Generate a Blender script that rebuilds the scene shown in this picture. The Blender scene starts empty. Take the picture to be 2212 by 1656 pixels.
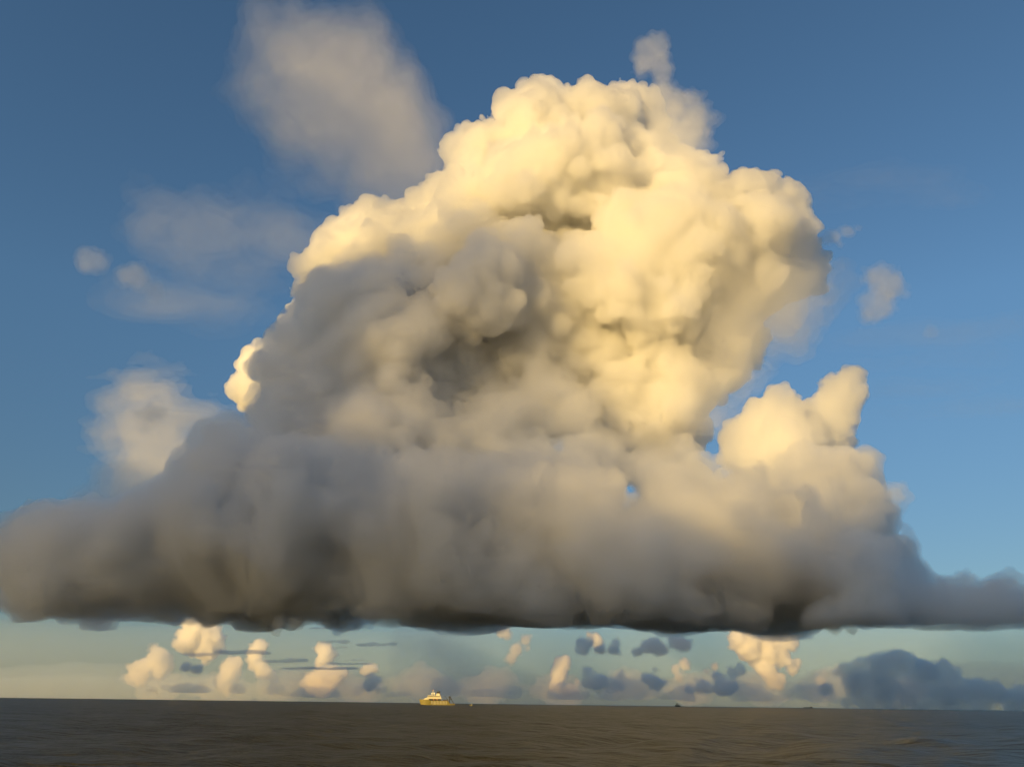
import bpy, math, time
import numpy as np

T0 = time.time()
C = bpy.context.scene.collection
sc = bpy.context.scene
R = math.radians

# ------------------------------------------------------------------ camera
CAM_H = 4.0
FPX = 1736.0                     # focal length in pixels of the 2212 px wide view
PITCH, ROLL = R(21.72), R(0.73)
cam_d = bpy.data.cameras.new('camera')
cam_d.sensor_width = 36.0
cam_d.lens = 36.0 * FPX / 2212.0
cam_d.clip_start = 0.5
cam_d.clip_end = 400000.0
cam = bpy.data.objects.new('camera', cam_d)
C.objects.link(cam)
cam.location = (0, 0, CAM_H)
cam.rotation_mode = 'QUATERNION'
from mathutils import Matrix, Vector
MC = Matrix.Rotation(R(90) + PITCH, 3, 'X') @ Matrix.Rotation(ROLL, 3, 'Z')
cam.rotation_quaternion = MC.to_quaternion()
sc.camera = cam


def at(px, py, Y):
    """World point at distance Y (metres along +Y) seen at a place of the 2212 x 1656 view."""
    d = MC @ Vector(((px - 1106) / FPX, (828 - py) / FPX, -1.0))
    return np.array((d.x / d.y * Y, Y, CAM_H + d.z / d.y * Y))


def span(px, py, Y):
    """Metres per view pixel there."""
    d = MC @ Vector(((px - 1106) / FPX, (828 - py) / FPX, -1.0))
    return Y / d.y / FPX


# ------------------------------------------------------------------ light
SUN_EL, SUN_AZ = R(13.0), R(-140.0)      # azimuth from +Y, clockwise positive: behind and to the left
sun_dir = Vector((math.sin(SUN_AZ) * math.cos(SUN_EL), math.cos(SUN_AZ) * math.cos(SUN_EL), math.sin(SUN_EL)))
sl = bpy.data.lights.new('sun', 'SUN')
sl.energy = 5.0
sl.angle = R(0.53)
sl.color = (1.0, 0.66, 0.215)
sun = bpy.data.objects.new('sun', sl)
C.objects.link(sun)
sun.rotation_mode = 'QUATERNION'
sun.rotation_quaternion = sun_dir.to_track_quat('Z', 'Y')

w = bpy.data.worlds.new('World')
sc.world = w
w.use_nodes = True
nt = w.node_tree
sky = nt.nodes.new('ShaderNodeTexSky')
sky.sky_type = 'NISHITA'
sky.sun_disc = False
sky.sun_elevation = SUN_EL
sky.sun_rotation = SUN_AZ
sky.altitude = 0
sky.air_density = 1.0
sky.dust_density = 0.15
sky.ozone_density = 1.5
bg = nt.nodes['Background']
bg.inputs['Strength'].default_value = 0.078
# tint painted into the sky, dim low and bluer overhead, alike in every direction
tc = nt.nodes.new('ShaderNodeTexCoord')
sep = nt.nodes.new('ShaderNodeSeparateXYZ')
ramp = nt.nodes.new('ShaderNodeValToRGB')
ramp.color_ramp.elements[0].position = 0.0
ramp.color_ramp.elements[0].color = (.20, .27, .40, 1)
ramp.color_ramp.elements[1].position = .42
ramp.color_ramp.elements[1].color = (.70, .93, 1.06, 1)
e = ramp.color_ramp.elements.new(.10)
e.color = (.42, .52, .62, 1)
mul = nt.nodes.new('ShaderNodeMix')
mul.data_type = 'RGBA'
mul.blend_type = 'MULTIPLY'
mul.inputs['Factor'].default_value = 1
nt.links.new(tc.outputs['Generated'], sep.inputs[0])
nt.links.new(sep.outputs['Z'], ramp.inputs[0])
nt.links.new(sky.outputs[0], mul.inputs['A'])
nt.links.new(ramp.outputs[0], mul.inputs['B'])
nt.links.new(mul.outputs['Result'], bg.inputs['Color'])

sc.view_settings.view_transform = 'Standard'
sc.view_settings.look = 'None'
sc.view_settings.gamma = 1.0
sc.view_settings.use_curve_mapping = False
sc.view_settings.exposure = 0.52
sc.render.engine = 'CYCLES'
cy = sc.cycles
cy.max_bounces = 32
cy.volume_bounces = 22
cy.transparent_max_bounces = 64
cy.diffuse_bounces = 2
cy.glossy_bounces = 2
cy.transmission_bounces = 2
cy.use_denoising = True
cy.denoiser = 'OPENIMAGEDENOISE'
cy.use_adaptive_sampling = True
cy.adaptive_threshold = 0.035
cy.caustics_reflective = False
cy.caustics_refractive = False


# ------------------------------------------------------------------ helpers
def tag(o, label=None, cat=None, group=None, kind=None):
    for k, v in (('label', label), ('category', cat), ('group', group), ('kind', kind)):
        if v:
            o[k] = v
    return o


def _interp(n, m, phase):
    """n x (m+3) matrix of cubic B-spline weights resampling a coarse row of values."""
    t = np.linspace(0, m - 1e-4, n) + phase
    i = np.floor(t).astype(int)
    f = t - i
    M = np.zeros((n, m + 5), np.float32)
    w = ((1 - f) ** 3 / 6, (3 * f ** 3 - 6 * f ** 2 + 4) / 6, (-3 * f ** 3 + 3 * f ** 2 + 3 * f + 1) / 6, f ** 3 / 6)
    for k in range(4):
        M[np.arange(n), i + k] = w[k]
    return M


def noise3(shape, cells, rng):
    """Smooth random field, about unit variance; cells = number of lattice cells along each axis."""
    Ms = [_interp(n, max(1, int(round(c))), rng.random() * .9) for n, c in zip(shape, cells)]
    g = rng.standard_normal([M.shape[1] for M in Ms]).astype(np.float32)
    g = np.tensordot(Ms[0], g, (1, 0))                       # x, gy, gz
    g = np.einsum('xyz,wz->xyw', g, Ms[2], optimize=True)    # x, gy, z
    g = np.einsum('xyw,vy->xvw', g, Ms[1], optimize=True)
    return g * 2.2


def fbm(shape, h, size, octaves, rng, gain=0.5, stretch=(1, 1, 1), billow=False):
    out = np.zeros(shape, np.float32)
    a, tot = 1.0, 0.0
    for o in range(octaves):
        s = size / 2 ** o
        if s < 2.2 * h:
            break
        n = noise3(shape, [sh * h / (s * st) for sh, st in zip(shape, stretch)], rng)
        if billow:
            n = 0.8 - np.abs(n)
        out += a * n
        tot += a
        a *= gain
    return out / max(tot, 1e-6)


def surface_nets(F):
    """Closed quad mesh of F = 0 (inside is F > 0), vertices in grid units."""
    F[0] = F[-1] = -1e3
    F[:, 0] = F[:, -1] = -1e3
    F[:, :, 0] = F[:, :, -1] = -1e3
    S = F > 0
    cnt = np.zeros([s - 1 for s in F.shape], np.int8)
    for a in (0, 1):
        for b in (0, 1):
            for c in (0, 1):
                cnt += S[a:S.shape[0] - 1 + a, b:S.shape[1] - 1 + b, c:S.shape[2] - 1 + c]
    act = (cnt > 0) & (cnt < 8)
    idx = np.full(act.shape, -1, np.int32)
    ijk = np.argwhere(act)
    idx[act] = np.arange(len(ijk), dtype=np.int32)
    V = np.zeros((len(ijk), 3), np.float32)
    N = np.zeros(len(ijk), np.float32)
    i, j, k = ijk.T
    for ax in range(3):
        o1, o2 = [a for a in range(3) if a != ax]
        for p in (0, 1):
            for q in (0, 1):
                off = [0, 0, 0]
                off[o1], off[o2] = p, q
                a = F[i + off[0], j + off[1], k + off[2]]
                off2 = list(off)
                off2[ax] += 1
                b = F[i + off2[0], j + off2[1], k + off2[2]]
                m = (a > 0) != (b > 0)
                t = np.where(m, a / np.where(m, a - b, 1), 0)
                for c in range(3):
                    V[:, c] += m * (off[c] if c != ax else t)
                N += m
    V = V / N[:, None] + ijk
    quads = []
    for ax in range(3):
        o1, o2 = (ax + 1) % 3, (ax + 2) % 3
        sl1 = [slice(1, -1)] * 3
        sl1[ax] = slice(0, -1)
        sl2 = [slice(1, -1)] * 3
        sl2[ax] = slice(1, None)
        A, B = S[tuple(sl1)], S[tuple(sl2)]
        for flip in (False, True):
            e = np.argwhere(A & ~B) if not flip else np.argwhere(B & ~A)
            base = e + 1
            base[:, ax] -= 1
            q = []
            for d1, d2 in ((-1, -1), (0, -1), (0, 0), (-1, 0)):
                p = base.copy()
                p[:, o1] += d1
                p[:, o2] += d2
                q.append(idx[p[:, 0], p[:, 1], p[:, 2]])
            q = np.stack(q, 1)
            quads.append(q[:, ::-1] if flip else q)
    return V, np.concatenate(quads)


def drop_crumbs(V, Q, share):
    """Leave out loose crumbs smaller than a share of the whole."""
    lab = np.arange(len(V))
    for _ in range(60):
        m = lab[Q].min(1)
        new = lab.copy()
        for k in range(4):
            np.minimum.at(new, Q[:, k], m)
        new = new[new]
        new = new[new]
        if (new == lab).all():
            break
        lab = new
    u, inv, cnt = np.unique(lab, return_inverse=True, return_counts=True)
    ok = (cnt >= share * len(V))[inv]
    Q = Q[ok[Q[:, 0]]]
    re = np.cumsum(ok) - 1
    return V[ok], re[Q]


def mesh_np(name, V, Q):
    me = bpy.data.meshes.new(name)
    me.vertices.add(len(V))
    me.vertices.foreach_set('co', np.ascontiguousarray(V, np.float32).ravel())
    me.loops.add(Q.size)
    me.loops.foreach_set('vertex_index', np.ascontiguousarray(Q, np.int32).ravel())
    me.polygons.add(len(Q))
    me.polygons.foreach_set('loop_start', np.arange(0, Q.size, Q.shape[1], dtype=np.int32))
    me.update(calc_edges=True)
    return me


VOL = {}


def vol_mat(mfp, g=0.35, col=(1, 1, 1), absorb=0.0):
    key = (mfp, g, col, absorb)
    if key in VOL:
        return VOL[key]
    m = bpy.data.materials.new('cloud_vapour')
    m.use_nodes = True
    t = m.node_tree
    t.nodes.clear()
    out = t.nodes.new('ShaderNodeOutputMaterial')
    s = t.nodes.new('ShaderNodeVolumeScatter')
    s.inputs['Color'].default_value = (*col, 1)
    s.inputs['Density'].default_value = 1.0 / mfp
    s.inputs['Anisotropy'].default_value = g
    if absorb:
        a = t.nodes.new('ShaderNodeVolumeAbsorption')
        a.inputs['Color'].default_value = (.25, .27, .3, 1)
        a.inputs['Density'].default_value = absorb / mfp
        ad = t.nodes.new('ShaderNodeAddShader')
        t.links.new(s.outputs[0], ad.inputs[0])
        t.links.new(a.outputs[0], ad.inputs[1])
        t.links.new(ad.outputs[0], out.inputs['Volume'])
    else:
        t.links.new(s.outputs[0], out.inputs['Volume'])
    m.cycles.homogeneous_volume = True
    VOL[key] = m
    return m


def fib(n):
    i = np.arange(n) + .5
    ph = np.arccos(1 - 2 * i / n)
    th = np.pi * (1 + 5 ** .5) * i
    return np.stack((np.cos(th) * np.sin(ph), np.sin(th) * np.sin(ph), np.cos(ph)), 1)


def cloud(label, puffs, h, mfp, seed=0, detail=2, rough=0.35, base=None, base_soft=60, cuts=(), cat='cloud', group=None,
          g=0.35, nsize=None, namp=None, stretch=(1, 1, 1), name='cloud', absorb=0.0, k1=(.30, .52), billow=0.0, shells=(), col=(1, 1, 1), lacun=0.55, crumb=.04):
    """puffs / cuts: (view x, view y, view radius, distance Y[, dx, dy, dz scale]).  h: grid step in metres."""
    rng = np.random.default_rng(seed)
    S = []
    for p in puffs:
        c = at(p[0], p[1], p[3])
        r = p[2] * span(p[0], p[1], p[3])
        sc3 = p[4] if len(p) > 4 else (1, 1, 1)
        S.append((c, r, np.array(sc3, float)))
    allS = [(c, r, s) for c, r, s in S]
    lev = S
    for L in range(detail):
        nx = []
        for c, r, s in lev:
            n = int((26, 18, 12)[L])
            d = fib(n)
            a = rng.random(3) * 6.28
            for ax in range(3):
                ca, sa = math.cos(a[ax]), math.sin(a[ax])
                M = np.eye(3)
                i, j = (ax + 1) % 3, (ax + 2) % 3
                M[i, i], M[i, j], M[j, i], M[j, j] = ca, -sa, sa, ca
                d = d @ M
            for u in d:
                if rng.random() < .25:
                    continue
                rr = r * rng.uniform(*k1)
                if rr < 1.6 * h:
                    continue
                cc = c + u * s * r * rng.uniform(.78, 1.0)
                if base is not None and cc[2] < base:
                    continue
                # skip what is buried
                nx.append((cc, rr, s ** .5))
        if L == 0:
            keep = []
            for cc, rr, s in nx:
                bur = False
                for c, r, s0 in S:
                    q = (cc - c) / s0
                    if q @ q < (r - rr * 1.1) ** 2 and r > rr * 1.1:
                        bur = True
                        break
                if not bur:
                    keep.append((cc, rr, s))
            nx = keep
        else:
            CC = np.array([x[0] for x in lev]); RR = np.array([x[1] for x in lev])
            C0 = np.array([x[0] for x in S]); R0 = np.array([x[1] for x in S]); S0 = np.array([x[2] for x in S])
            keep = []
            for cc, rr, s in nx:
                if (((cc - C0) / S0) ** 2).sum(1).__lt__(np.maximum(R0 - rr * .9, 0) ** 2).any():
                    continue
                if ((cc - CC) ** 2).sum(1).__lt__(np.maximum(RR - rr * .9, 0) ** 2).any():
                    continue
                keep.append((cc, rr, s))
            nx = keep
        allS += nx
        lev = nx
    rm = np.mean([r for _, r, _ in S])
    ns = nsize or rm * .8
    na = (namp if namp is not None else rough * .12 * rm)
    mg = max(3 * h, 2.2 * na)
    lo = np.min([c - r * s for c, r, s in allS], 0) - mg - .5 * h
    hi = np.max([c + r * s for c, r, s in allS], 0) + mg + .5 * h
    if base is not None:
        lo[2] = max(lo[2], base - base_soft * 2 - 3 * h)
    shape = tuple(np.ceil((hi - lo) / h).astype(int) + 1)
    F = np.full(shape, -1.1 * mg, np.float32)
    X, Y, Z = [lo[a] + h * np.arange(shape[a], dtype=np.float64) for a in range(3)]

    def splat(c, r, s, G, sign=1):
        a0 = np.maximum(((c - (r + mg) * s - lo) / h).astype(int), 0)
        a1 = np.minimum(((c + (r + mg) * s - lo) / h).astype(int) + 2, shape)
        if (a1 <= a0).any():
            return
        x = ((X[a0[0]:a1[0]] - c[0]) / s[0])[:, None, None]
        y = ((Y[a0[1]:a1[1]] - c[1]) / s[1])[None, :, None]
        z = ((Z[a0[2]:a1[2]] - c[2]) / s[2])[None, None, :]
        d = (r - np.sqrt(x * x + y * y + z * z)).astype(np.float32)
        W = G[a0[0]:a1[0], a0[1]:a1[1], a0[2]:a1[2]]
        if sign > 0:
            k = min(r * .18, 3 * h) + 1e-6           # smooth union
            hh = np.clip(.5 + .5 * (d - W) / k, 0, 1)
            np.copyto(W, W * (1 - hh) + d * hh + k * hh * (1 - hh))
        else:
            np.minimum(W, -d, out=W)
    for c, r, s in allS:
        splat(c, r, s, F)
    for p in cuts:
        c = at(p[0], p[1], p[3]); r = p[2] * span(p[0], p[1], p[3])
        splat(c, r, np.array(p[4] if len(p) > 4 else (1, 1, 1), float), F, -1)
    if na:
        F += na * fbm(shape, h, ns, 6, rng, lacun, stretch)
    if billow:
        F += billow * fbm(shape, h, ns * .5, 5, rng, .55, stretch, billow=True)
    if base is not None:
        b = base + base_soft * noise3(shape[:2] + (1,), [shape[0] * h / 900, shape[1] * h / 900, 1], rng)
        b = b + base_soft * .5 * noise3(shape[:2] + (1,), [shape[0] * h / 300, shape[1] * h / 300, 1], rng)
        np.minimum(F, Z[None, None, :].astype(np.float32) - b, out=F)
    o = None
    for k, (iso, mf) in enumerate(((0.0, mfp),) + tuple(shells)):
        st = 1 if o is None else 2                     # the inner core needs only half the resolution
        V, Q = surface_nets(F[::st, ::st, ::st] - iso)
        if not len(Q):
            continue
        if len(V) < 90000:
            V, Q = drop_crumbs(V, Q, crumb if o is None else max(crumb, .3))
            if not len(Q):
                continue
        V = V * (h * st) + lo
        if o is None:
            ctr = (V.min(0) + V.max(0)) / 2
            ctr[2] = V[:, 2].min()
        nm = name if o is None else 'dense_core'
        me = mesh_np(nm, V - ctr, Q)
        me.polygons.foreach_set('use_smooth', np.ones(len(Q), bool))
        me.materials.append(vol_mat(mf, g, col, absorb))
        ob = bpy.data.objects.new(nm, me)
        C.objects.link(ob)
        if o is None:
            o = ob
            o.location = ctr
        else:
            ob.parent = o
    if label:
        tag(o, label, cat, group)
    print('CLOUD', name, shape, len(allS), 'spheres', len(o.data.polygons), 'quads', round(time.time() - T0, 1), flush=True)
    return o


# ------------------------------------------------------------------ the great cloud
def hole(px, py, r, Y0, Y1, k=1.0):
    n = max(3, int((Y1 - Y0) / (r * span(px, py, Y0) * .9)))
    return [(px, py, r * (1 + .15 * math.sin(i * 2.3)), Y0 + (Y1 - Y0) * i / (n - 1), (1, 1.6, k)) for i in range(n)]


Y = 9500
cloud('towering sunlit cumulus with creamy cauliflower top, the tallest cloud in the sky', [
    # upper left tower
    (1050, 395, 88, Y), (1022, 345, 58, Y), (1190, 292, 88, Y), (1140, 245, 42, Y), (1200, 240, 40, Y), (1310, 292, 88, Y), (1370, 285, 66, Y + 200), (1250, 260, 50, Y),
    (1200, 470, 190, Y + 200), (1325, 420, 110, Y + 500), (1010, 520, 115, Y), (930, 470, 48, Y), (1090, 330, 60, Y),
    # right tower
    (1375, 505, 85, Y - 1000), (1470, 440, 88, Y - 1000), (1492, 382, 50, Y - 1000), (1540, 430, 50, Y - 1000), (1610, 455, 72, Y - 900), (1680, 442, 44, Y - 900),
    (1705, 490, 46, Y - 900), (1640, 550, 95, Y - 900), (1500, 560, 125, Y - 1000), (1390, 610, 120, Y - 1000), (1740, 535, 32, Y - 800), (1600, 420, 40, Y - 900),
    (1700, 590, 60, Y - 100, (1, 1, .8)), (1580, 620, 90, Y - 200),
    # left shoulder
    (845, 505, 62, Y + 300), (775, 518, 58, Y + 300), (725, 560, 55, Y + 300), (690, 592, 42, Y + 300), (800, 590, 90, Y + 200), (665, 640, 30, Y + 500),
    # middle
    (1150, 690, 190, Y - 200), (1040, 650, 150, Y), (1250, 620, 140, Y - 200), (1150, 790, 130, Y - 200), (1000, 800, 150, Y),
    # right middle lobe
    (1535, 735, 66, Y - 700), (1598, 748, 48, Y - 700), (1475, 735, 72, Y - 700), (1395, 770, 100, Y - 600), (1450, 860, 88, Y - 700), (1345, 900, 70, Y - 800),
    (1335, 965, 55, Y - 800), (1400, 985, 48, Y - 800), (1455, 955, 42, Y - 800), (1310, 820, 80, Y - 600), (1560, 800, 50, Y - 700), (1390, 930, 75, Y - 700),
], 20, 66, g=.68, seed=3, detail=3, namp=92, nsize=560, lacun=.76, billow=40, name='towering_cloud')

cloud('bright cream sliver of cloud behind the left flank of the great grey cloud', [
    (520, 830, 26, 14500), (540, 795, 20, 14500), (505, 850, 16, 14500), (545, 850, 26, 14500), (590, 740, 20, 14500), (640, 665, 18, 14500), (560, 870, 22, 14500), (600, 900, 20, 14500),
    (600, 830, 70, 15200), (640, 700, 30, 14500),
], 36, 120, seed=8, name='sunlit_cloud')

Y = 8300
cloud('broad shaded grey cloud mass in front of the left shoulder of the bright tower', [
    (735, 682, 75, Y), (680, 690, 52, Y), (815, 672, 78, Y), (665, 740, 62, Y), (598, 785, 48, Y), (640, 830, 80, Y), (730, 820, 120, Y + 100), (860, 790, 140, Y + 300),
    (690, 900, 85, Y), (890, 590, 62, Y + 500), (900, 520, 38, Y + 600), (880, 650, 80, Y + 400), (820, 930, 140, Y), (620, 730, 40, Y), (720, 980, 110, Y), (860, 1010, 110, Y),
], 26, 200, g=.6, seed=11, detail=2, namp=130, nsize=650, lacun=.7, billow=35, k1=(.28, .5), shells=((80, 110),), name='shaded_cloud')

Y = 8900
cloud('soft tan half shaded middle of the great cloud, below the cream summit', [
    (1000, 720, 115, Y), (1110, 760, 125, Y), (1200, 720, 90, Y), (1050, 835, 105, Y), (1170, 850, 80, Y), (950, 640, 80, Y + 200), (1225, 800, 65, Y), (940, 900, 90, Y - 200), (1250, 870, 55, Y)],
    28, 420, g=.55, seed=17, detail=2, namp=130, nsize=700, lacun=.66, k1=(.28, .5), shells=((90, 260),), name='tan_cloud')

B0 = float(at(1100, 1352, 7600)[2])
mass = [(170, 1240, 95, 7500), (260, 1230, 95, 7500), (340, 1235, 100, 7500), (90, 1240, 80, 7500)]
rr = np.random.default_rng(5)
for x, y, r in ((130, 1210, 90), (230, 1180, 75), (300, 1170, 80), (380, 1180, 85), (470, 1180, 120), (560, 1170, 130), (660, 1150, 150), (790, 1150, 150), (930, 1170, 160),
                (1070, 1180, 150), (1210, 1170, 160), (1350, 1190, 150), (1480, 1190, 150), (1620, 1200, 150), (1750, 1200, 130), (1840, 1210, 100), (1900, 1260, 70)):
    mass.append((x, y, r, 7600 + rr.uniform(-300, 300), (1, 1.6, 1)))
    mass.append((x + 40, y + 60, r * .9, 7600 + rr.uniform(-300, 300), (1.1, 1.8, .8)))
mass += [  # left turrets
    (270, 1118, 30, 7400), (235, 1130, 26, 7400), (350, 1118, 30, 7400), (395, 1125, 22, 7400), (190, 1150, 26, 7400),
    (480, 958, 42, 7500), (445, 1000, 42, 7500), (430, 1050, 36, 7500), (520, 1000, 60, 7600), (470, 1070, 75, 7500), (560, 985, 45, 7700), (610, 1010, 85, 7700), (680, 1050, 100, 7700), (430, 1100, 40, 7400),
    # centre
    (820, 1060, 120, 7900), (760, 960, 120, 8000), (880, 950, 105, 8000), (660, 930, 90, 7950), (960, 1000, 85, 8000), (1010, 1060, 70, 7900), (600, 900, 60, 8000), (1190, 1090, 80, 7900), (950, 1080, 90, 7900), (1100, 1110, 80, 7900), (1240, 1080, 80, 8000), (1270, 1030, 60, 8100),
    (1080, 900, 85, 8150), (1165, 865, 80, 8250), (1140, 925, 45, 8150), (1195, 915, 42, 8200), (1020, 950, 90, 8050), (1235, 900, 60, 8250), (1100, 1000, 80, 8000), (1280, 980, 55, 8200),
    # right
    (1420, 1060, 80, 8000), (1500, 1040, 75, 8200), (1560, 1100, 80, 8000), (1640, 1110, 90, 7900), (1750, 1100, 95, 7700), (1800, 1040, 75, 7700), (1830, 1090, 60, 7700), (1760, 1020, 55, 7700),
]
cuts = []
for x, y, r, k in ((1232, 962, 17, 1.2), (1210, 974, 27, .9), (1186, 986, 32, .8), (1160, 992, 22, .8), (1138, 1004, 27, .6), (1112, 1012, 18, .8), (1090, 1026, 22, .6), (1357, 1062, 26, 1.5), (1352, 1085, 22, 1.2), (1700, 1092, 32, .6), (577, 1066, 7, 1.8), (541, 1096, 7, 1.5), (1715, 1120, 10, 1)):
    cuts += hole(x, y, r, 6000, 9600, k)
cloud('huge dark slate cloud base spread wide above the horizon, flat underneath', mass, 32, 190, g=.6, seed=21, detail=2, namp=170, nsize=620, lacun=.76, base=B0, base_soft=60,
      cuts=cuts, billow=40, k1=(.25, .5), shells=((90, 110),), name='storm_cloud')

cloud('tall dark grey cloud turret rising from the left part of the slate base', [
    (480, 958, 38, 7250), (448, 998, 36, 7250), (430, 1045, 32, 7250), (515, 1005, 55, 7300), (465, 1070, 65, 7250), (558, 985, 42, 7350), (430, 1105, 40, 7250), (530, 1080, 80, 7300), (600, 1010, 60, 7400), (610, 1090, 90, 7400)],
    21, 105, g=.6, seed=35, detail=2, namp=55, nsize=330, lacun=.74, billow=25, name='grey_turret')
cloud('row of small dark knobbly cloud heads at the left end of the slate base', [
    (270, 1116, 30, 7150), (235, 1132, 26, 7150), (350, 1116, 30, 7150), (392, 1128, 22, 7150), (192, 1152, 24, 7150), (310, 1145, 32, 7150), (250, 1165, 40, 7150), (370, 1155, 36, 7150), (150, 1175, 28, 7150)],
    20, 110, g=.6, seed=36, detail=2, namp=40, nsize=260, lacun=.74, billow=20, name='knobbly_cloud')
cloud('rounded grey cloud shoulder just below and right of the peach turret', [
    (1785, 1030, 62, 7350), (1825, 1075, 52, 7350), (1745, 1075, 66, 7350), (1850, 1135, 50, 7350), (1790, 1130, 80, 7350), (1870, 1195, 48, 7350), (1730, 1000, 36, 7400)],
    21, 110, g=.6, seed=37, detail=2, namp=55, nsize=330, lacun=.74, billow=25, name='grey_shoulder')

Y = 8300
cloud('peach sunlit cumulus turret standing right of the great cloud, rounded top', [
    (1692, 885, 42, Y), (1655, 915, 48, Y), (1600, 945, 32, Y), (1568, 955, 20, Y), (1565, 985, 22, Y), (1690, 960, 70, Y), (1625, 980, 50, Y), (1660, 1020, 55, Y), (1740, 940, 50, Y + 200),
    (1790, 905, 48, Y + 300), (1815, 850, 40, Y + 300), (1832, 818, 26, Y + 300), (1780, 950, 50, Y + 300), (1700, 1040, 60, Y)],
    20, 90, g=.6, seed=31, namp=70, nsize=400, lacun=.7, billow=30, name='cumulus_turret')

cloud('wispy pale plume rising above the right end of the cream summit', [
    (1425, 105, 26, Y), (1400, 125, 28, Y), (1385, 150, 24, Y), (1430, 150, 26, Y), (1425, 190, 24, Y), (1450, 230, 40, Y), (1495, 215, 26, Y), (1500, 250, 38, Y), (1480, 290, 48, Y), (1440, 300, 50, Y + 100), (1460, 340, 50, Y + 200)],
    20, 1500, seed=41, namp=50, nsize=260, lacun=.62, shells=((30, 1100), (70, 800)), name='cloud_plume')

cloud('large thin grey cloud drifting high at the upper left, frayed lower edge', [
    (770, 90, 62, 6500), (730, 140, 100, 6500), (700, 200, 125, 6500), (650, 250, 105, 6600), (790, 250, 115, 6500), (855, 290, 88, 6500), (885, 250, 55, 6500), (710, 300, 95, 6500), (810, 350, 105, 6600), (870, 385, 100, 6700), (900, 330, 70, 6700),
    (860, 450, 90, 6700), (620, 120, 95, 6500), (870, 160, 30, 6500), (560, 180, 70, 6600), (610, 290, 60, 6600), (900, 300, 45, 6600), (880, 450, 55, 6800)],
    30, 6200, seed=51, namp=110, nsize=560, lacun=.62, shells=((60, 6000), (130, 5000), (220, 4200)), name='grey_cloud')

cloud('small torn peach wisp of cloud right of the golden tower', [
    (1800, 515, 14, 9000), (1835, 500, 16, 9000), (1855, 492, 10, 9000), (1775, 520, 14, 9000), (1815, 530, 12, 9000)], 14, 900, seed=61, namp=35, nsize=150, lacun=.65, shells=((20, 500),), name='cloud_wisp')
cloud('ragged brownish cloud fragment at the far right edge of the sky', [
    (1900, 600, 30, 9000), (1930, 620, 34, 9000), (1880, 590, 16, 9000), (1900, 660, 34, 9000), (1870, 690, 24, 9000), (2010, 715, 14, 9000), (1960, 560, 14, 9000)], 22, 1300, seed=62, namp=65, nsize=240, lacun=.65, shells=((40, 900),), name='cloud_wisp')
cloud('soft tan haze of vapour fading off below the right side of the golden tower', [
    (1700, 610, 85, 8200), (1620, 640, 90, 8200), (1760, 590, 55, 8200), (1690, 690, 75, 8200), (1580, 700, 90, 8300), (1790, 640, 50, 8200), (1640, 560, 70, 8200), (1530, 820, 70, 8000), (1600, 800, 50, 8000), (1520, 890, 60, 8000)],
    30, 2100, g=.55, seed=63, namp=110, nsize=500, lacun=.7, shells=((90, 1300), (180, 900)), name='tan_vapour')
cloud('dark shaded scrap of cloud hanging right of the great cloud mass', [
    (1930, 1065, 26, 7000), (1905, 1100, 24, 7000), (1880, 1110, 26, 7000), (1930, 1100, 22, 7000), (1945, 1050, 16, 7000), (1850, 1115, 30, 7000)], 17, 420, seed=64, namp=45, nsize=190, lacun=.62, shells=((40, 300),), name='cloud_scrap')
cloud('dark cumulus turret at the right end of the slate cloud base', [
    (1920, 1225, 28, 6600), (1905, 1260, 45, 6600), (1950, 1262, 28, 6600), (1960, 1300, 50, 6600), (1900, 1310, 60, 6600), (2010, 1330, 50, 6600), (1840, 1320, 50, 6600), (2080, 1305, 58, 6600), (1780, 1330, 40, 6600), (2160, 1315, 62, 6600), (2230, 1320, 60, 6600)], 20, 220, seed=65, namp=45, nsize=300, shells=((40, 150),),
    base=float(at(1900, 1350, 6600)[2]), base_soft=30, name='dark_turret')
cloud('pale silvery veil of high cloud low at the left, feathery upper fringe', [
    (290, 815, 60, 17000, (1.5, 1, .35)), (350, 800, 60, 17000, (1.5, 1, .22)), (400, 806, 35, 17000, (1.6, 1, .16)), (290, 850, 60, 17000, (1, 1, .7)), (330, 890, 60, 17000, (1.3, 1, .5)), (390, 905, 70, 17000, (1.2, 1, .35)),
    (320, 960, 85, 17000), (350, 1010, 75, 17000), (290, 1060, 90, 17000), (370, 1090, 80, 17000), (230, 960, 60, 17000), (450, 880, 50, 17000, (1.4, 1, .3))],
    58, 4000, g=.3, seed=71, namp=420, nsize=1300, lacun=.78, stretch=(2.6, 1, .7), shells=((150, 3600), (330, 2800)), name='cloud_veil')
cloud('faint diagonal streaks of thin cloud high on the right of the sky', [
    (1750 + i * 32, 400 - i * 3 + (i % 3) * 26, 46, 15000, (2.2, 1, .28)) for i in range(9)], 85, 28500, seed=76, namp=260, nsize=1100, lacun=.76, stretch=(3, 1, .5), shells=((130, 20000),), name='thin_streaks')
cloud('faint level streaks of thin cloud low on the right, beside the peach turret', [
    (1890 + i * 34, 735 + (i % 4) * 55 - i * 3, 42, 15000, (2.4, 1, .25)) for i in range(9)], 85, 22000, seed=77, namp=260, nsize=1100, lacun=.76, stretch=(3, 1, .5), shells=((130, 16000),), name='thin_streaks')
cloud('long wispy sheet of thin cloud spread over the blue at the upper left', [
    (380 + i * 36, 640 - i * 20 + (i % 3) * 30, 75, 14000, (1.7, 1, .5)) for i in range(9)], 85, 21000, seed=78, namp=330, nsize=1100, lacun=.78, stretch=(2.4, 1, .7), shells=((150, 15000), (300, 12000)), name='thin_sheet')
cloud('small dusky pink puff in front of the pale veil at the left', [
    (330, 895, 26, 12000, (1.3, 1, .8)), (312, 925, 16, 12000), (345, 885, 18, 12000)], 26, 1000, seed=72, namp=60, nsize=230, shells=((50, 700),), name='cloud_puff')
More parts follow.
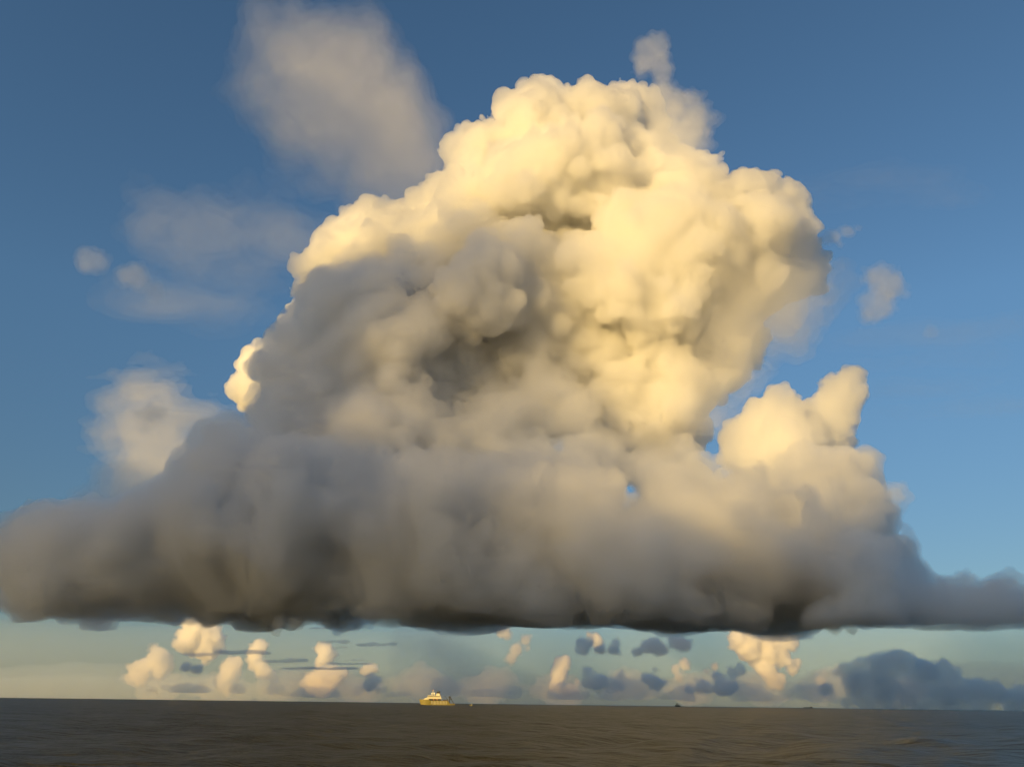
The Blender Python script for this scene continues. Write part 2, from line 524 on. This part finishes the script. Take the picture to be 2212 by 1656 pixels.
cloud('faint lavender haze patch of thin cloud on the blue left of the tower', [
    (450, 500, 110, 13000, (1.3, 1, .6)), (560, 470, 90, 13000, (1.2, 1, .6)), (620, 520, 80, 13000, (1, 1, .7)), (360, 440, 80, 13000, (1.2, 1, .5)), (640, 400, 60, 13000, (1, 1, .7))],
    55, 16000, seed=73, namp=280, nsize=900, lacun=.62, shells=((150, 14000), (350, 12000)), name='thin_cloud')
cloud('small faint puff of cloud in the dark blue at the left edge', [
    (275, 595, 24, 10000), (300, 605, 22, 10000), (335, 630, 18, 10000), (205, 560, 26, 10000)], 24, 1900, seed=74, namp=60, nsize=220, shells=((40, 1500),), name='cloud_puff')

cloud('ragged dark scud hanging under the left part of the slate base', [(600, 1352, 16, 7000), (640, 1350, 13, 7000), (570, 1346, 12, 7000), (500, 1340, 10, 7000)], 13, 190, seed=601, namp=38, nsize=190, lacun=.8, stretch=(1.8, 1, .8), shells=((20, 120),), crumb=.3, name='scud', group='ragged scud under the slate cloud base')
cloud('torn grey scud under the slate base right of its middle', [(1560, 1350, 16, 7400), (1600, 1345, 18, 7400), (1520, 1352, 10, 7400), (1650, 1340, 16, 7400)], 13, 190, seed=602, namp=38, nsize=190, lacun=.8, stretch=(1.8, 1, .8), shells=((20, 120),), crumb=.3, name='scud', group='ragged scud under the slate cloud base')
cloud('small shred of scud below the right end of the slate base', [(1800, 1350, 16, 7000), (1840, 1356, 14, 7000), (1770, 1345, 12, 7000)], 13, 220, seed=603, namp=38, nsize=190, lacun=.8, stretch=(1.8, 1, .8), shells=((20, 120),), crumb=.3, name='scud', group='ragged scud under the slate cloud base')
# rain and haze beyond the cloud base
cloud('blue grey rain shaft falling from the cloud base behind the white ship', [
    (880, 1380, 60, 15000, (1, 1.2, 1.2)), (940, 1400, 70, 15000, (1, 1.2, 1.2)), (900, 1460, 60, 15000), (850, 1440, 30, 15000), (990, 1440, 60, 15500), (950, 1500, 60, 15000)],
    60, 6000, seed=81, namp=150, nsize=1500, shells=((150, 5000), (300, 4000)), stretch=(1, 1, 3), cat='rain', name='rain_shaft')

bluish = (.50, .66, 1.0)
for lab, Yh, y0, rad, mf, sd in (('bluish haze bank lying on the horizon behind the ships', 24000, 1492, 50, 4200, 91), ('higher and fainter haze layer over the low blue bank on the horizon', 29000, 1440, 105, 14000, 92)):
    cloud(lab, [(x, y0 + 6 * math.sin(x * .013 + sd), rad, Yh, (1.6, 1.5, 1)) for x in range(-300, 2600, 90)], 260, mf, seed=sd, detail=0, namp=160, nsize=1800, stretch=(2, 2, 1), shells=((250, mf),),
          col=bluish, g=0.1, cat='haze', base=-400, base_soft=0.01, name='haze_bank')

# ------------------------------------------------------------------ distant clouds along the horizon
cloud('long low bank of blue grey cloud humps just above the sea horizon', [
    (x, 1497 + 9 * math.sin(x * .031) + 5 * math.sin(x * .083), 15 + 6 * math.sin(x * .047 + 1), 19500, (1.3, 1.6, 1)) for x in range(330, 1960, 26)
    if math.sin(x * .019 + 1) + .7 * math.sin(x * .053) > -.75], 42, 900, seed=95, detail=1, namp=45, nsize=420, lacun=.62, shells=((90, 700),), base=120, base_soft=30, crumb=.0, name='low_cloud_bank')['kind'] = 'stuff'

cloud('long pale hazy line of distant cumulus behind the separate peach heaps', [
    (x, 1484 + 7 * math.sin(x * .027) + 6 * math.sin(x * .071 + 2), 22 + 9 * math.sin(x * .043), 45000, (1.2, 1.2, 1)) for x in range(340, 1990, 24)], 110, 1700, seed=96, detail=1, namp=170, nsize=1300, lacun=.72,
    stretch=(1.4, 1, 1), shells=((300, 1500),), base=-300, base_soft=10, name='hazy_cumulus_line')

FAR = [
    # name, label, Y, mfp, puffs
    ('distant_cumulus', 'blocky golden cumulus low at the left, just under the dark base', 42000, 170, ((430, 1362, 26), (412, 1382, 24), (450, 1388, 25), (471, 1394, 12), (402, 1400, 13), (440, 1405, 20))),
    ('distant_cumulus', 'slim golden turret crossed by dark streaks, second from the left under the base', 42000, 170, ((560, 1392, 12), (552, 1408, 15), (548, 1424, 12), (563, 1440, 13), (580, 1455, 12), (588, 1470, 9), (604, 1488, 8))),
    ('distant_cumulus', 'peach cumulus column near the horizon below the slim golden turret', 40000, 200, ((505, 1436, 13), (495, 1450, 16), (487, 1470, 17), (490, 1486, 11))),
    ('distant_cumulus', 'pale yellow cloud above the largest peach heap left of the ship', 43000, 170, ((690, 1400, 13), (705, 1410, 15), (696, 1425, 14), (690, 1440, 11))),
    ('distant_cumulus', 'widest peach cumulus heap low on the horizon left of the ship', 41000, 170, ((700, 1460, 17), (680, 1465, 14), (725, 1460, 16), (740, 1454, 9), (700, 1480, 17), (676, 1484, 9), (705, 1497, 7), (656, 1475, 6))),
    ('distant_cumulus', 'small peach puff between the widest heap and the rain shaft', 41000, 190, ((790, 1446, 11), (806, 1440, 9), (774, 1480, 5), (775, 1495, 5))),
    ('distant_cumulus', 'dark blue lump of cloud under the blocky golden cumulus', 16000, 200, ((405, 1441, 12), (419, 1445, 11), (432, 1438, 7))),
    ('distant_cumulus', 'dark blue tooth shaped cloud at the left foot of the rain shaft', 17000, 250, ((800, 1460, 11), (815, 1470, 13), (799, 1482, 15), (820, 1488, 12))),
    ('distant_cumulus', 'small golden knob of cloud peeping below the base at the centre', 40000, 200, ((1088, 1358, 13), (1096, 1368, 9))),
    ('distant_cumulus', 'soft peach cloud hook in the grey right of the rain shaft', 40000, 300, ((1135, 1382, 12), (1115, 1402, 13), (1104, 1420, 11), (1140, 1400, 9))),
    ('distant_cumulus', 'pink curling cumulus standing low between the ships', 42000, 190, ((1215, 1436, 12), (1205, 1455, 14), (1200, 1480, 13), (1215, 1492, 9), (1236, 1488, 11), (1246, 1470, 7))),
    ('distant_cumulus', 'slate blue cloud with a golden rim just below the centre of the base', 17000, 200, ((1265, 1390, 15), (1295, 1402, 13), (1325, 1404, 13), (1336, 1390, 9), (1260, 1403, 13))),
    ('distant_cumulus', 'tiny gold crest of cloud behind the slate blue one', 41000, 170, ((1285, 1374, 8), (1291, 1388, 8), (1272, 1370, 8))),
    ('distant_cumulus', 'flat bottomed slate cloud with two humps under the base right of centre', 17000, 190, ((1400, 1393, 17), (1425, 1404, 13), (1380, 1408, 10), (1470, 1390, 18), (1486, 1396, 10))),
    ('distant_cumulus', 'small orange cumulus directly above the far dark ship', 42000, 190, ((1460, 1446, 11), (1480, 1438, 11), (1466, 1458, 9))),
    ('distant_cumulus', 'blue grey domed cloud low on the horizon left of the far ship', 20000, 320, ((1412, 1445, 13), (1400, 1465, 19), (1420, 1476, 17))),
    ('distant_cumulus', 'pale blue grey bank of cloud beside the pink curling one', 21000, 380, ((1345, 1460, 12), (1338, 1480, 19), (1292, 1472, 22), (1270, 1452, 12))),
    ('distant_cumulus', 'thin bright orange crest lying on a blue grey cloud at the right', 40000, 170, ((1525, 1450, 8), (1545, 1441, 8), (1565, 1437, 7), (1582, 1432, 7))),
    ('distant_cumulus', 'blue grey heap of cloud below the thin orange crest', 21000, 300, ((1550, 1462, 14), (1580, 1452, 11), (1600, 1446, 10), (1570, 1482, 20), (1520, 1482, 18), (1490, 1487, 13))),
    ('distant_cumulus', 'largest glowing golden cumulus on the right of the horizon', 43000, 150, ((1590, 1376, 19), (1625, 1381, 20), (1660, 1386, 19), (1695, 1386, 18), (1711, 1381, 11), (1620, 1405, 20), (1660, 1410, 20), (1650, 1440, 20), (1690, 1420, 18), (1670, 1465, 18), (1715, 1442, 13), (1722, 1430, 10))),
    ('distant_cumulus', 'dusky orange scrap of cloud right of the largest golden cumulus', 40000, 260, ((1780, 1450, 10), (1772, 1468, 13), (1790, 1440, 6))),
    ('distant_cumulus', 'dark blue jagged cumulus bank at the right end of the horizon', 10000, 300, ((1803, 1452, 11), (1828, 1446, 15), (1858, 1440, 22), (1900, 1432, 26), (1850, 1475, 28), (1790, 1490, 18), (1940, 1430, 30), (1900, 1480, 32), (1990, 1450, 34), (2040, 1462, 30), (1850, 1506, 22), (1900, 1508, 24), (1960, 1500, 30), (2030, 1500, 32), (2090, 1490, 32), (1800, 1510, 15), (1830, 1520, 18), (1870, 1525, 18), (1925, 1490, 30), (1880, 1460, 30), (1930, 1525, 20), (1990, 1525, 22), (2060, 1525, 22), (2120, 1525, 22), (2190, 1530, 22), (2150, 1495, 30), (2200, 1500, 28))),
    ('distant_cumulus', 'dark clump of cloud tucked under the base above the largest golden cumulus', 11000, 160, ((1630, 1354, 14), (1660, 1354, 17), (1700, 1358, 12))),
    ('distant_cumulus', 'small dark drifting scrap right of the clump under the base', 12000, 200, ((1732, 1376, 9), (1748, 1374, 8))),
    ('distant_cumulus', 'dim brownish cumulus at the left end of the horizon', 38000, 300, ((340, 1420, 18), (350, 1440, 16), (330, 1400, 10), (300, 1450, 22))),
]
for i, (nm, lab, Yd, mfp, pf) in enumerate(FAR):
    cloud(lab, [(x, y, r * (1.2 if Yd > 30000 else 1.0), Yd, (1, 1, 1) if Yd > 30000 else (1.2, 1, .85)) for x, y, r in pf], Yd * (1.12 if Yd > 12000 else 2.0) / 1000, (mfp * Yd / 42000 * 2 if Yd < 30000 else mfp) * 2.2, g=.5, seed=100 + i, detail=2, rough=.7,
          namp=Yd * 5.2 / 1736, nsize=Yd * 24 / 1736, lacun=.7, k1=(.25, .5), shells=((Yd * 2.5 / 1736, mfp * .8),), crumb=.25, name=nm, base=-50 if 'right end' in lab else None, base_soft=15, group='distant clouds along the horizon')

STREAKS = [
    ('short dark streak of cloud across the foot of the blocky golden cumulus', 430, 1413, 40, 3),
    ('long dark streak of cloud crossing the slim golden turret', 527, 1408, 60, 5),
    ('dark lens shaped streak just right of the slim golden turret', 612, 1427, 52, 5),
    ('highest dark streak, beside the top of the pale yellow cloud', 726, 1385, 36, 4),
    ('small dark streak right below the highest one', 729, 1398, 22, 3),
    ('longest dark streak, above the widest peach heap', 689, 1443, 94, 4),
    ('thin grey streak above the longest one', 761, 1433, 48, 2.5),
    ('small grey streak left of the rain shaft', 772, 1425, 20, 3),
    ('broad grey streak running into the rain shaft', 815, 1391, 50, 5.5),
    ('faint thin streak close under the left part of the base', 700, 1356, 30, 3),
]
for i, (lab, x, y, hw, hh) in enumerate(STREAKS):
    r = np.random.default_rng(300 + i)
    pf = []
    for k in range(11):
        f = (k - 5) / 5.2 + r.uniform(-.1, .1)
        pf.append((x + f * hw * .75 + r.uniform(-2, 2), y + r.uniform(-1, 1) * hh * .35, hw * r.uniform(.16, .34), 16000, (1, 1.2, (hh * r.uniform(.4, 1.0)) / (hw * .3))))
    cloud(lab, pf, 19, 330, seed=310 + i, detail=0, namp=42, nsize=330, lacun=.75, stretch=(2.2, 2, .6), crumb=.1, name='cloud_streak', group='dark cloud streaks near the horizon', cat='cloud streak')


# ------------------------------------------------------------------ unseen clouds added behind and to the left to shade the lower half
def world_cloud(label, balls, h, mfp, seed, name='cloud'):
    """Same builder, fed with world positions."""
    global at, span
    a0, s0 = at, span
    at = lambda x, y, z: np.array((x, z, y))
    span = lambda x, y, z: 1.0
    try:
        return cloud(label, [(x, z, r, yy) + ((sc3,) if sc3 else ()) for x, yy, z, r, sc3 in balls], h, mfp, seed=seed, detail=1, rough=.6, name=name)
    finally:
        at, span = a0, s0


su = np.array((math.cos(SUN_AZ), -math.sin(SUN_AZ)))      # horizontal, square to the sun
sv = np.array((math.sin(SUN_AZ), math.cos(SUN_AZ)))       # horizontal, towards the sun
V0 = 4500.0
bank = []
ro = np.random.default_rng(9)


def bank_row(u0, u1, z0, z1, r):
    u = u0
    while u < u1:
        z = z0
        while z < z1:
            p = su * (u + ro.uniform(-150, 150)) + sv * (V0 + ro.uniform(-300, 300))
            bank.append((p[0], p[1], z + ro.uniform(-100, 100), r * ro.uniform(.85, 1.15), None))
            z += r * 1.1
        u += r * 1.1


bank_row(7000, 19500, 2900, 6900, 700)
bank_row(4700, 6300, 2900, 4500, 500)
bank_row(2100, 4700, 2900, 3900, 500)
bank_row(700, 2300, 2900, 4200, 500)
V0 += 1300
bank_row(5300, 19000, 2900, 4100, 520)
bank_row(700, 2300, 2900, 4300, 520)
bank_row(2300, 5300, 2500, 3200, 480)
V0 -= 1300
world_cloud('tall unseen cloud bank added at the left to hold off the low sun', bank, 130, 600, 400, name='shading_bank')
veil = []  # unseen thinner puffs added to soften the edge of the bank's shade
for u, z, r in ((4900, 4900, 700), (5400, 5800, 800), (5900, 6900, 800), (7000, 7300, 700), (8500, 7300, 700), (10000, 7300, 700), (5800, 4200, 800), (6500, 5200, 800), (6600, 6200, 700), (6600, 3700, 700), (5700, 5000, 600), (4200, 4800, 600), (3200, 4700, 500), (2500, 4500, 500)):
    p = su * u + sv * (V0 + 200)
    veil.append((p[0], p[1], z, r, None))
world_cloud('thin unseen fringe added above the left cloud bank to soften its shade', veil, 90, 1400, 401, name='shading_fringe')


# ------------------------------------------------------------------ the sea
def sea():
    rng = np.random.default_rng(77)
    # rings: fine where the camera looks, coarse elsewhere; one sheet out to the horizon
    r = [2.0]
    while r[-1] < 44:
        r.append(r[-1] * 1.12)
    r[-1] = 44.0
    while r[-1] < 1400:
        r.append(r[-1] * 1.0125)
    while r[-1] < 300000:
        r.append(r[-1] * 1.06)
    r = np.array(r)
    a_f = np.linspace(R(-36), R(36), 520)
    a_c = np.linspace(R(36), R(324), 120)[1:-1]
    a = np.concatenate((a_f, a_c))
    n, m = len(r), len(a)
    X = r[:, None] * np.sin(a)[None]
    Yy = r[:, None] * np.cos(a)[None]
    Z = np.zeros((n, m))
    wd = R(-60)
    for k in range(60):
        L = 0.9 * (28 / 0.9) ** (rng.random())
        th = wd + rng.normal(0, .55)
        amp = 0.0105 * L ** .75
        kk = 2 * math.pi / L
        ph = kk * (X * math.sin(th) + Yy * math.cos(th)) + rng.random() * 6.28
        # a wave is dropped where the rings are too far apart to carry it
        step = np.gradient(r)
        fade = np.clip(1.6 - step * 3.0 / L, 0, 1)[:, None]
        s = np.sin(ph)
        Z += fade * amp * (s + .35 * (1 - np.abs(np.sin(ph / 2 + .7))) * 2)
    Z[:, 520:] *= 0
    V = np.stack((X, Yy, Z), -1).reshape(-1, 3)
    V = np.vstack((V, [[0, 0, 0]]))
    i, j = np.meshgrid(np.arange(n - 1), np.arange(m), indexing='ij')
    j2 = (j + 1) % m
    Q = np.stack((i * m + j, i * m + j2, (i + 1) * m + j2, (i + 1) * m + j), -1).reshape(-1, 4)[:, ::-1]
    me = mesh_np('sea', V, Q)
    me.polygons.foreach_set('use_smooth', np.ones(len(Q), bool))
    o = bpy.data.objects.new('sea', me)
    C.objects.link(o)
    tag(o, kind='structure')
    mt = bpy.data.materials.new('sea_water')
    mt.use_nodes = True
    t = mt.node_tree
    b = t.nodes['Principled BSDF']
    b.inputs['Base Color'].default_value = (0.020, 0.018, 0.004, 1)
    b.inputs['Roughness'].default_value = 0.36
    b.inputs['IOR'].default_value = 1.333
    b.inputs['Specular Tint'].default_value = (.97, .9, .58, 1)
    tc = t.nodes.new('ShaderNodeNewGeometry')
    last = None
    for sc_, st, dist in ((1.1, 1.0, .3), (0.35, 1.0, 1.0), (.07, 1.0, 3.0)):
        mp = t.nodes.new('ShaderNodeMapping')
        mp.inputs['Rotation'].default_value = (0, 0, R(-28))
        mp.inputs['Scale'].default_value = (.55, 1.3, 1)
        t.links.new(tc.outputs['Position'], mp.inputs[0])
        no = t.nodes.new('ShaderNodeTexNoise')
        no.inputs['Scale'].default_value = sc_
        no.inputs['Detail'].default_value = 6
        no.inputs['Roughness'].default_value = .62
        t.links.new(mp.outputs[0], no.inputs['Vector'])
        bu = t.nodes.new('ShaderNodeBump')
        bu.inputs['Strength'].default_value = st
        bu.inputs['Distance'].default_value = dist
        t.links.new(no.outputs[0], bu.inputs['Height'])
        if last:
            t.links.new(last.outputs[0], bu.inputs['Normal'])
        last = bu
    t.links.new(last.outputs[0], b.inputs['Normal'])
    me.materials.append(mt)
    return o


sea()
print('SEA', round(time.time() - T0, 1))


# ------------------------------------------------------------------ vessels
import bmesh


def mat(name, col, rough=.5, metal=0, vary=.12, scale=1.5):
    m = bpy.data.materials.new(name)
    m.use_nodes = True
    t = m.node_tree
    b = t.nodes['Principled BSDF']
    b.inputs['Roughness'].default_value = rough
    b.inputs['Metallic'].default_value = metal
    tc = t.nodes.new('ShaderNodeTexCoord')
    no = t.nodes.new('ShaderNodeTexNoise')
    no.inputs['Scale'].default_value = scale
    no.inputs['Detail'].default_value = 4
    t.links.new(tc.outputs['Object'], no.inputs['Vector'])
    mx = t.nodes.new('ShaderNodeMix')
    mx.data_type = 'RGBA'
    mx.inputs['A'].default_value = (*[c * (1 - vary) for c in col], 1)
    mx.inputs['B'].default_value = (*[min(1, c * (1 + vary)) for c in col], 1)
    t.links.new(no.outputs[0], mx.inputs['Factor'])
    t.links.new(mx.outputs['Result'], b.inputs['Base Color'])
    return m


M_yel = mat('yellow_hull_paint', (.17, .145, .03))
M_wht = mat('cream_white_paint', (.62, .58, .42))
M_drk = mat('dark_steel_and_deck_shade', (.035, .035, .03))
M_win = mat('dark_window_glass', (.02, .025, .03), .1)
M_red = mat('dark_antifouling_paint', (.05, .03, .02))
M_dck = mat('brown_deck_paint', (.12, .07, .04))
M_dome = mat('white_radome', (.72, .70, .58))
M_org = mat('orange_paint', (.7, .25, .06))


def obj(name, bm, m, parent=None, label=None):
    me = bpy.data.meshes.new(name)
    bmesh.ops.recalc_face_normals(bm, faces=bm.faces)
    bm.to_mesh(me)
    bm.free()
    me.materials.append(m)
    o = bpy.data.objects.new(name, me)
    C.objects.link(o)
    if parent:
        o.parent = parent
    if label:
        o['label'] = label
    return o


def prism(prof, y0, y1, taper=None, bev=0.0, bm=None):
    """Side profile (x, z) extruded across the ship; taper(x, z) narrows it."""
    bm = bm or bmesh.new()
    n = len(prof)
    rows = []
    for yy in (y0, y1):
        rows.append([bm.verts.new((x, yy * (taper(x, z) if taper else 1), z)) for x, z in prof])
    bm.faces.new(rows[0])
    bm.faces.new(rows[1][::-1])
    for i in range(n):
        j = (i + 1) % n
        bm.faces.new((rows[0][i], rows[1][i], rows[1][j], rows[0][j]))
    return bm


def box(x0, x1, y0, y1, z0, z1, bm=None):
    return prism([(x0, z0), (x1, z0), (x1, z1), (x0, z1)], y0, y1, bm=bm)


def rod(a, b, r, bm=None, n=8, r2=None):
    bm = bm or bmesh.new()
    a, b = Vector(a), Vector(b)
    q = (b - a).to_track_quat('Z', 'Y').to_matrix()
    A, B = [], []
    for i in range(n):
        t = 2 * math.pi * i / n
        v = q @ Vector((math.cos(t), math.sin(t), 0))
        A.append(bm.verts.new(a + v * r))
        B.append(bm.verts.new(b + v * (r if r2 is None else r2)))
    bm.faces.new(A[::-1])
    bm.faces.new(B)
    for i in range(n):
        bm.faces.new((A[i], A[(i + 1) % n], B[(i + 1) % n], B[i]))
    return bm


def ball(c, r, bm=None, sz=1.0):
    bm = bm or bmesh.new()
    bmesh.ops.create_uvsphere(bm, u_segments=14, v_segments=9, radius=r, matrix=Matrix.Translation(c) @ Matrix.Diagonal((1, 1, sz, 1)))
    for f in bm.faces:
        f.smooth = True
    return bm


def thing(name, label, cat, loc, rz=0, group=None):
    o = bpy.data.objects.new(name, None)
    C.objects.link(o)
    o.location = loc
    o.rotation_euler = (0, 0, rz)
    return tag(o, label, cat, group)


def hull_mesh(L, half, sheer, keel=-2.0, stern_in=.9, flare=.75, n=26):
    """Lofted hull, bow at x = 0, stern at x = L; sheer(x) is the deck edge height."""
    bm = bmesh.new()
    rings = []
    for i in range(n + 1):
        f = (i / n) ** 1.25
        x = f * L
        wdt = half * min(1, (1 - (1 - min(f / .32, 1)) ** 2.0)) * (1 - (1 - stern_in) * max(0, (f - .7) / .3) ** 2)
        top = sheer(x)
        ring = []
        for k in range(5):
            t = k / 4
            z = keel + (top - keel) * t
            wk = wdt * ((flare + (1 - flare) * t) if f < .4 else 1) + .06
            rake = (1 - t) * 4.5 * max(0, 1 - f * 6)
            ring.append((x + rake, wk, z))
        vs = [bm.verts.new((x_, -y_, z_)) for x_, y_, z_ in ring] + [bm.verts.new(p_) for p_ in ring[::-1]]
        rings.append(vs)
    for a, b in zip(rings, rings[1:]):
        m = len(a)
        for k in range(m):
            bm.faces.new((a[k], a[(k + 1) % m], b[(k + 1) % m], b[k]))
    bm.faces.new(rings[0][::-1])
    bm.faces.new(rings[-1])
    return bm


# the yellow and cream research ship
p = at(905, 1521.5, 1790)
ship = thing('research_ship', 'yellow and cream research ship with radar domes and dark stern frame, bow to the left', 'ship', (p[0], 1790, 0), R(4))


def sheer(x):
    if x < 20:
        return 10.8 - .03 * x
    if x < 46:
        return 8.4
    if x < 62:
        return 8.4 if x < 47 else 8.2
    return 3.2


obj('hull', hull_mesh(74, 7.5, sheer), M_yel, ship)
obj('waterline_band', prism([(5.2, -.4), (73.8, -.4), (73.8, .9), (4.6, .9)], -7.62, 7.62, lambda x, z: 1 if x > 24 else .22 + .78 * (1 - (1 - x / 24) ** 2)), M_red, ship)
for i in range(11):
    x = 25 + i * 3.1
    obj('hull_rib', box(x, x + .75, -7.85, -7.55, 1.3, 7.9), M_wht, ship)
for i in range(7):
    x = 9 + i * 4.6
    obj('porthole', rod((x, -7.35 if x > 22 else -5.2 - x * .09, 8.0 if x < 20 else 5.2), (x, -7.6 if x > 22 else -5.45 - x * .09, 8.0 if x < 20 else 5.2), .42), M_win, ship)
obj('side_deck_shade', box(20, 45.5, -6.7, 6.7, 8.4, 12.0), M_drk, ship)  # dark colour stands in for the shade inside the open side deck
obj('lifeboat', ball((30, -6.9, 10.4), 1.3, sz=.75), M_org, ship)
obj('lifeboat', ball((37, -6.9, 10.4), 1.3, sz=.75), M_org, ship)
obj('aft_deck', box(46, 61.5, -6.9, 6.9, 8.2, 8.9), M_dck, ship)
obj('deck_winch', box(49, 57, -3.5, 3.5, 8.9, 10.6), M_drk, ship)
obj('forward_house', prism([(8.5, 10.4), (11.5, 13.2), (16, 14.2), (20, 14.2), (20, 10.4)], -5.4, 5.4), M_wht, ship)
obj('upper_deck', prism([(15, 12.02), (17, 15.4), (46, 14.2), (46, 12.02)], -7.2, 7.2), M_wht, ship)
obj('bridge', prism([(18.5, 15.45), (17.2, 17.2), (44.6, 17.2), (44.6, 14.4), (30, 14.9)], -5.8, 5.8), M_wht, ship)
for i in range(9):
    x = 18.6 + i * 2.7
    obj('bridge_window', box(x, x + 2.1, -5.95, -5.78, 15.7, 16.8), M_win, ship)
obj('bridge_roof', prism([(16.2, 17.2), (16.2, 18.6), (44, 18.0), (44, 17.2)], -7.0, 7.0), M_wht, ship)
obj('mast', rod((28, 0, 18.4), (28, 0, 30), .55, r2=.25, bm=rod((25.8, 0, 27.4), (30.2, 0, 27.4), .22)), M_wht, ship)
obj('mast_platform', box(26.4, 29.6, -1.6, 1.6, 24.4, 25), M_wht, ship)
obj('radar_scanner', box(26.2, 29.8, -.3, .3, 28.4, 28.9), M_org, ship)
for x, yy in ((26.4, -2.4), (31.2, -2.8)):
    d = obj('radar_dome', ball((x, yy, 21.9), 2.3), M_dome, ship)
    obj('dome_stand', rod((x, yy, 18.2), (x, yy, 20.2), .5), M_wht, d)
fn = obj('funnel', prism([(34, 18), (35.2, 22.6), (41.5, 22.6), (42.5, 18)], -3, 3), M_wht, ship)
obj('funnel_cap', prism([(35.2, 22.62), (35.4, 26.4), (42.4, 26.4), (41.8, 22.62)], -2.4, 2.4), M_drk, fn)
obj('exhaust_vent', rod((43.2, -2.5, 18), (43.2, -2.5, 21.5), .6), M_drk, ship)
af = obj('stern_frame', rod((62.5, -5, 3.2), (62.8, -4, 16.2), .8), M_drk, ship, 'dark steel stern frame leaning aft')
obj('frame_leg', rod((62.5, 5, 3.2), (62.8, 4, 16.2), .8), M_drk, af)
obj('frame_leg', rod((71.5, -5, 3.2), (63.4, -4, 16.6), .7), M_drk, af)
obj('frame_leg', rod((71.5, 5, 3.2), (63.4, 4, 16.6), .7), M_drk, af)
obj('crossbeam', box(60.6, 64.6, -4.6, 4.6, 14.6, 17.0), M_drk, af)
obj('frame_brace', rod((63.3, -4.3, 12), (66.5, -4.6, 11.2), .35), M_drk, af)
cr = obj('deck_crane', rod((58.6, -2, 8.9), (58.6, -2, 12.4), .9), M_drk, ship)
obj('crane_boom', rod((58.6, -2, 12.2), (52.2, -3, 17.2), .35), M_drk, cr)

# the little yellow workboat right of it
p = at(1012, 1521.3, 1780)
wb = thing('workboat', 'tiny open yellow workboat on the sea just right of the research ship', 'boat', (p[0], 1780, 0), R(3))
obj('hull', hull_mesh(8.4, 1.5, lambda x: 1.5 - .06 * x, -.4, n=10), M_yel, wb)
obj('wheelhouse', box(5.6, 7.4, -1, 1, 1.2, 2.5), M_wht, wb)
obj('wheelhouse_window', box(5.8, 7.2, -1.06, -.99, 1.8, 2.3), M_win, wb)
obj('crew_bench', box(2.2, 4.6, -.9, .9, 1.3, 1.75), M_drk, wb)

# the dark ship on the horizon
p = at(1463.5, 1526, 9000)
fs = thing('cargo_ship', 'far dark hulled ship with a pale deckhouse, alone on the horizon at the right', 'ship', (p[0] - 26, 9000, 0), R(-12))
obj('hull', hull_mesh(58, 9, lambda x: 12 - .03 * x, n=14), M_drk, fs)
obj('deckhouse', prism([(6, 11.8), (9, 26), (32, 30), (34, 11.8)], -8, 8), M_dome, fs)
obj('deckhouse', prism([(34.2, 11.8), (34.2, 19), (47, 17), (50, 11.8)], -7, 7), M_wht, fs)
obj('mast', rod((26, 0, 29), (26, 0, 36), .9), M_wht, fs)

p = at(1745, 1529, 16000)
ls = thing('tanker', 'very faint long low ship on the horizon right of the far dark ship', 'ship', (p[0] - 80, 16000, 0), 0)
obj('hull', hull_mesh(170, 14, lambda x: 13, n=14), M_drk, ls)
obj('deckhouse', box(135, 158, -10, 10, 13, 27), M_drk, ls)
